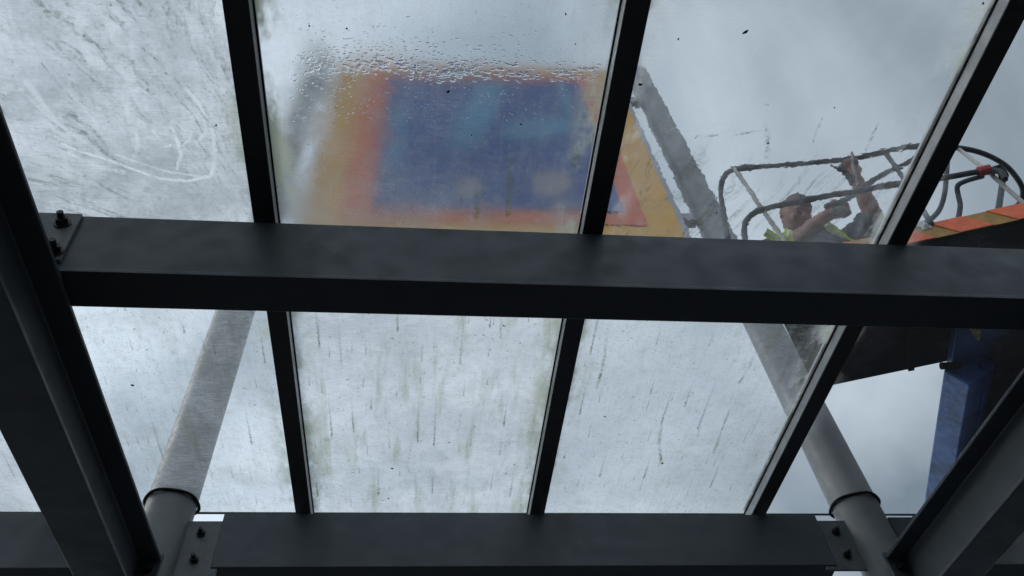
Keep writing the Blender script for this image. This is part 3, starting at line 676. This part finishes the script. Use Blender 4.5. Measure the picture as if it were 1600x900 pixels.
# ------------------------------------------------------------------ the man in the basket
man = empty('person', Vector((2.15, 2.5, ZF+.035)), 'man with cropped hair, dark polo and yellow braces, leaning on the basket rail', 'person')
HC = pz(1243, 333, 4.12); fw = (-HC).normalized()                  # he looks down towards the glass
hr = (CR-fw*CR.dot(fw)).normalized(); hu = hr.cross(fw)*-1
if hu.dot(CU) < 0: hu = -hu
fw2 = (fw*math.cos(.45)+hr*math.sin(.45)).normalized(); hr2 = (hr-fw2*hr.dot(fw2)).normalized()
hu2 = (hu*math.cos(.08)+hr*math.sin(.10)).normalized(); hr2 = (hr2-hu2*hr2.dot(hu2)).normalized()
HM = Matrix((hr2, fw2, hu2)).transposed()                          # local x right, y face, z crown
def hp(x, y, z): return HC + HM @ Vector((x, y, z))
body = bmesh.new()
def limb(bm, pts, rads, sub=5, seg=14):
    tube(bm, pts, rads, seg, sub)
    ball(bm, pts[0], rads[0], 2); ball(bm, pts[-1], rads[-1], 2)
def head(bm, grow=1.0):
    for v in ball(bm, (0, 0, 0), 1, 4):
        p = v.co.copy()
        q = Vector((p.x*.080, p.y*.102, p.z*.110))
        if p.z < 0: q.x *= 1-.22*(-p.z)**1.3; q.y *= 1-.10*(-p.z); q.y += .012*(-p.z)
        if p.z < -.2 and p.y > 0: q.y += .010*p.y
        v.co = HC + HM @ (q*grow)
head(body)
tube(body, [hp(0, .088, .018), hp(0, .108, -.012), hp(0, .112, -.024)], [.008, .013, .015], 8); ball(body, hp(0, .108, -.024), .015, 2)
for s in (-1, 1):
    ball(body, hp(s*.032, .088, .026), .016, 2, (1.3, .6, .6), HM)           # brow
    ball(body, hp(s*.04, .075, -.02), .022, 2)                             # cheek
    ball(body, hp(s*.079, -.008, -.008), .02, 2, (.45, .8, 1.5), HM)         # ear
ball(body, hp(0, .094, -.052), .017, 2, (1.4, .7, .5), HM); ball(body, hp(0, .088, -.088), .022, 2)
SHL = pz(1206, 392, 3.95); SHR = pz(1322, 384, 3.95); CH = (SHL+SHR)/2
HIP = Vector((2.18, 2.36, ZF+.40))
up = (CH-HIP).normalized()
limb(body, [hp(0, -.03, -.05), (hp(0, -.03, -.06)+CH)/2, CH], [.055, .056, .075])
limb(body, [SHL*.8+CH*.2, CH, SHR*.8+CH*.2], [.075, .095, .075])
limb(body, [CH-up*.02, CH*.6+HIP*.4, HIP*.75+CH*.25, HIP], [.125, .15, .145, .15])
side = (SHR-SHL).normalized()
for s, kx in ((-1, 1.93), (1, 2.40)):
    hj = HIP+side*s*.09; knee = Vector((kx, 2.10-.05*s, ZF+.10)); an = knee+Vector((.03, .30, -.01)); toe = an+Vector((0, .08, -.03))
    limb(body, [hj, (hj+knee)/2+Vector((0, 0, .02)), knee], [.10, .085, .062]); limb(body, [knee, (knee+an)/2, an], [.06, .055, .04]); limb(body, [an, toe], [.042, .035], 0)
# arms: the raised one holds the top rail, the other reaches across
HR_ = pz(1326, 253, ZR-.002)
EL = pz(1366, 340, 4.02); WR = pz(1336, 276, 4.20)
limb(body, [SHR, (SHR+EL)/2, EL], [.07, .060, .050]); limb(body, [EL, EL*.6+WR*.4, WR], [.050, .049, .033])
rd = (pz(1350, 247, ZR)-pz(1300, 252, ZR)).normalized()              # along the rail
pd = (HR_-WR).normalized(); kn = rd.cross(pd).normalized()
if kn.dot(fw) < 0: kn = -kn
pc = WR+pd*.055
for k in range(4):
    w_ = rd*(.030-.020*k); L = (.9, 1.0, .96, .8)[k]
    b0 = WR+pd*.06+w_; tube(body, [WR+pd*.01+w_*.7, b0], [.014, .0125], 8)
    k1 = b0+pd*.026*L+kn*.024; k2 = k1+pd*.022*L-kn*.006*L; k3 = k2-kn*.026*L+pd*.004; k4 = k3-pd*.022*L-kn*.004
    tube(body, [b0, k1, k2, k3, k4], [.0115, .011, .0105, .0098, .0088], 8, 3); ball(body, k4, .0088, 1); ball(body, k1, .0112, 1)
tube(body, [WR+pd*.02+rd*.03, WR+pd*.05+rd*.048-kn*.01, HR_+rd*.035-kn*.028], [.014, .0125, .010], 8, 3); ball(body, HR_+rd*.035-kn*.028, .010, 1)
limb(body, [WR, WR+pd*.05], [.034, .034], 0)
EL2 = pz(1232, 385, 3.86); WR2 = pz(1292, 336, 3.93); HD2 = pz(1312, 326, 3.95)
limb(body, [SHL, (SHL+EL2)/2, EL2], [.07, .060, .05]); limb(body, [EL2, EL2*.6+WR2*.4, WR2], [.050, .047, .032])
pd2 = (HD2-WR2).normalized(); rd2 = (CU-pd2*CU.dot(pd2)).normalized(); kn2 = rd2.cross(pd2)
if kn2.dot(fw) < 0: kn2 = -kn2
limb(body, [WR2, WR2+pd2*.05], [.033, .035], 0)
for k in range(4):
    w_ = rd2*(.030-.020*k); L = (.9, 1, .95, .8)[k]
    b0 = WR2+pd2*.055+w_; k1 = b0+pd2*.035*L+kn2*.006; k2 = k1+pd2*.022*L+kn2*.018; k3 = k2+kn2*.022-pd2*.008
    tube(body, [WR2+pd2*.01+w_*.7, b0, k1, k2, k3], [.014, .0122, .011, .010, .009], 8, 3); ball(body, k3, .009, 1)
tube(body, [WR2+pd2*.01+rd2*.03, WR2+pd2*.04+rd2*.052+kn2*.01, WR2+pd2*.07+rd2*.05+kn2*.03], [.014, .0125, .010], 8, 3)
bo = obj('body', body, SKIN, man, True)
rm = bo.modifiers.new('remesh', 'REMESH'); rm.mode = 'VOXEL'; rm.voxel_size = .0048; rm.use_smooth_shade = True
sm = bo.modifiers.new('smooth', 'SMOOTH'); sm.iterations = 3; sm.factor = .5
for s in (-1, 1):
    bm = bmesh.new(); ball(bm, hp(s*.032, .083, .008), .0105, 2); ey = obj('eye', bm, EYEW, man, True)
    bm = bmesh.new(); ball(bm, hp(s*.032, .093, .006), .006, 2); obj('iris', bm, EYE, ey, True)
# cropped hair over crown and back
bm = bmesh.new()
for v in ball(bm, (0, 0, 0), 1, 4):
    p = v.co.copy(); q = Vector((p.x*.0830, p.y*.1050, p.z*.1130))
    lim = .036 if p.y > 0 else .036+p.y*.085
    if q.z < lim+.004*mnoise.noise(p*6): q = q*.9
    v.co = hp(*q)
obj('cropped_hair', bm, CAP, man, True)
# clothes
def cloth(name, builders, mat, vox=.006):
    bm = bmesh.new()
    for b in builders: b(bm)
    o = obj(name, bm, mat, man, True)
    r = o.modifiers.new('remesh', 'REMESH'); r.mode = 'VOXEL'; r.voxel_size = vox; r.use_smooth_shade = True
    s2 = o.modifiers.new('smooth', 'SMOOTH'); s2.iterations = 4
    tx = bpy.data.textures.new('creases', 'CLOUDS'); tx.noise_scale = .07
    d = o.modifiers.new('creases', 'DISPLACE'); d.texture = tx; d.strength = .02; d.mid_level = .5; d.texture_coords = 'GLOBAL'
    return o
mid = lambda a, b, t: a*(1-t)+b*t
cloth('polo_shirt', [lambda b: limb(b, [CH-up*.0, mid(CH, HIP, .4), mid(CH, HIP, .75), mid(CH, HIP, .95)], [.14, .168, .165, .168]),
      lambda b: limb(b, [mid(SHL, CH, .1), CH, mid(SHR, CH, .1)], [.088, .115, .088]),
      lambda b: limb(b, [SHR, mid(SHR, EL, .4), mid(SHR, EL, .75)], [.085, .078, .078]),
      lambda b: limb(b, [SHL, mid(SHL, EL2, .5), mid(SHL, EL2, .8)], [.085, .078, .076]),
      lambda b: limb(b, [mid(CH, hp(0, -.03, -.06), .25), mid(CH, hp(0, -.03, -.06), .62)], [.10, .072])], SHIRT)
def legs(b):
    for s, kx in ((-1, 1.93), (1, 2.40)):
        hj = HIP+side*s*.09; knee = Vector((kx, 2.10-.05*s, ZF+.115)); an = knee+Vector((.03, .30, 0))
        limb(b, [hj, mid(hj, knee, .5)+Vector((0, 0, .02)), knee], [.125, .105, .078]); limb(b, [knee, mid(knee, an, .5), an], [.075, .072, .058])
cloth('trousers', [legs, lambda b: limb(b, [mid(HIP, CH, .18), HIP], [.175, .178])], TROUS, .008)
for s in (-1, 1):
    an = Vector((1.93 if s < 0 else 2.40, 2.10-.05*s, ZF+.095))+Vector((.03, .31, 0)); bm = bmesh.new(); limb(bm, [an, an+Vector((0, .08, -.005))], [.052, .045], 0); obj('boot', bm, RUBBER, man, True)
def strap(px_, wd, mat, name, parent, lift=0.0):
    q = smoothpath([pz(x, y, Z) for x, y, Z in px_], 6); bm = bmesh.new(); n = len(q); vs = []
    for i, p in enumerate(q):
        t = (q[min(i+1, n-1)]-q[max(i-1, 0)]).normalized(); v = (-p).normalized(); sd_ = t.cross(v).normalized()
        p = p+v*lift
        vs.append([bm.verts.new(p+sd_*a*wd/2+v*c) for a, c in ((-1, 0), (1, 0), (1, .006), (-1, .006))])
    for i in range(n-1):
        for j in range(4): bm.faces.new((vs[i][j], vs[i][(j+1)%4], vs[i+1][(j+1)%4], vs[i+1][j]))
    bm.faces.new(vs[0][::-1]); bm.faces.new(vs[-1]); bmesh.ops.recalc_face_normals(bm, faces=bm.faces[:])
    return obj(name, bm, mat, parent)
for pts in ([(1196,362,3.86), (1212,372,3.82), (1222,384,3.78), (1232,400,3.72)], [(1292,350,3.86), (1304,360,3.83), (1318,371,3.79), (1334,384,3.74)], [(1234,358,3.86), (1230,368,3.82), (1238,384,3.78)]):
    st = strap(pts, .042, HIVIS, 'hi_vis_brace', man)
    strap(pts[:-1], .014, SILVER, 'reflective_strip', st, .007)
# tools
sq = empty('squeegee', pz(1330, 272, 4.16), 'pale flat squeegee held by the hand gripping the top rail', 'squeegee')
bm = bmesh.new(); prism(bm, [pz(x, y, 4.17) for x, y in ((1309,261),(1316,256),(1350,294),(1347,306),(1337,300))], Vector((0, 0, .01))); obj("blade_holder", bm, WHITE, sq)
bm = bmesh.new(); prism(bm, [pz(x, y, 4.165) for x, y in ((1296,259),(1309,262),(1322,270),(1312,269))], Vector((0, 0, .012))); obj('rubber_blade', bm, RUBBER, sq)
bm = bmesh.new(); tube(bm, [pz(1331,238,4.26), pz(1333,262,4.2), pz(1340,288,4.13)], .008, 8); obj('handle', bm, PALE, sq)
bm = bmesh.new(); c = pz(1314, 330, 3.90)
for v in ball(bm, (0, 0, 0), .036, 3, (1.35, .8, .8)): v.co = v.co*(1+.6*mnoise.noise(v.co*26)) + c
tag(obj('wash_cloth', bm, GLOVE, None, True), 'crumpled grey-green cloth in the lower hand of the man', 'cloth')
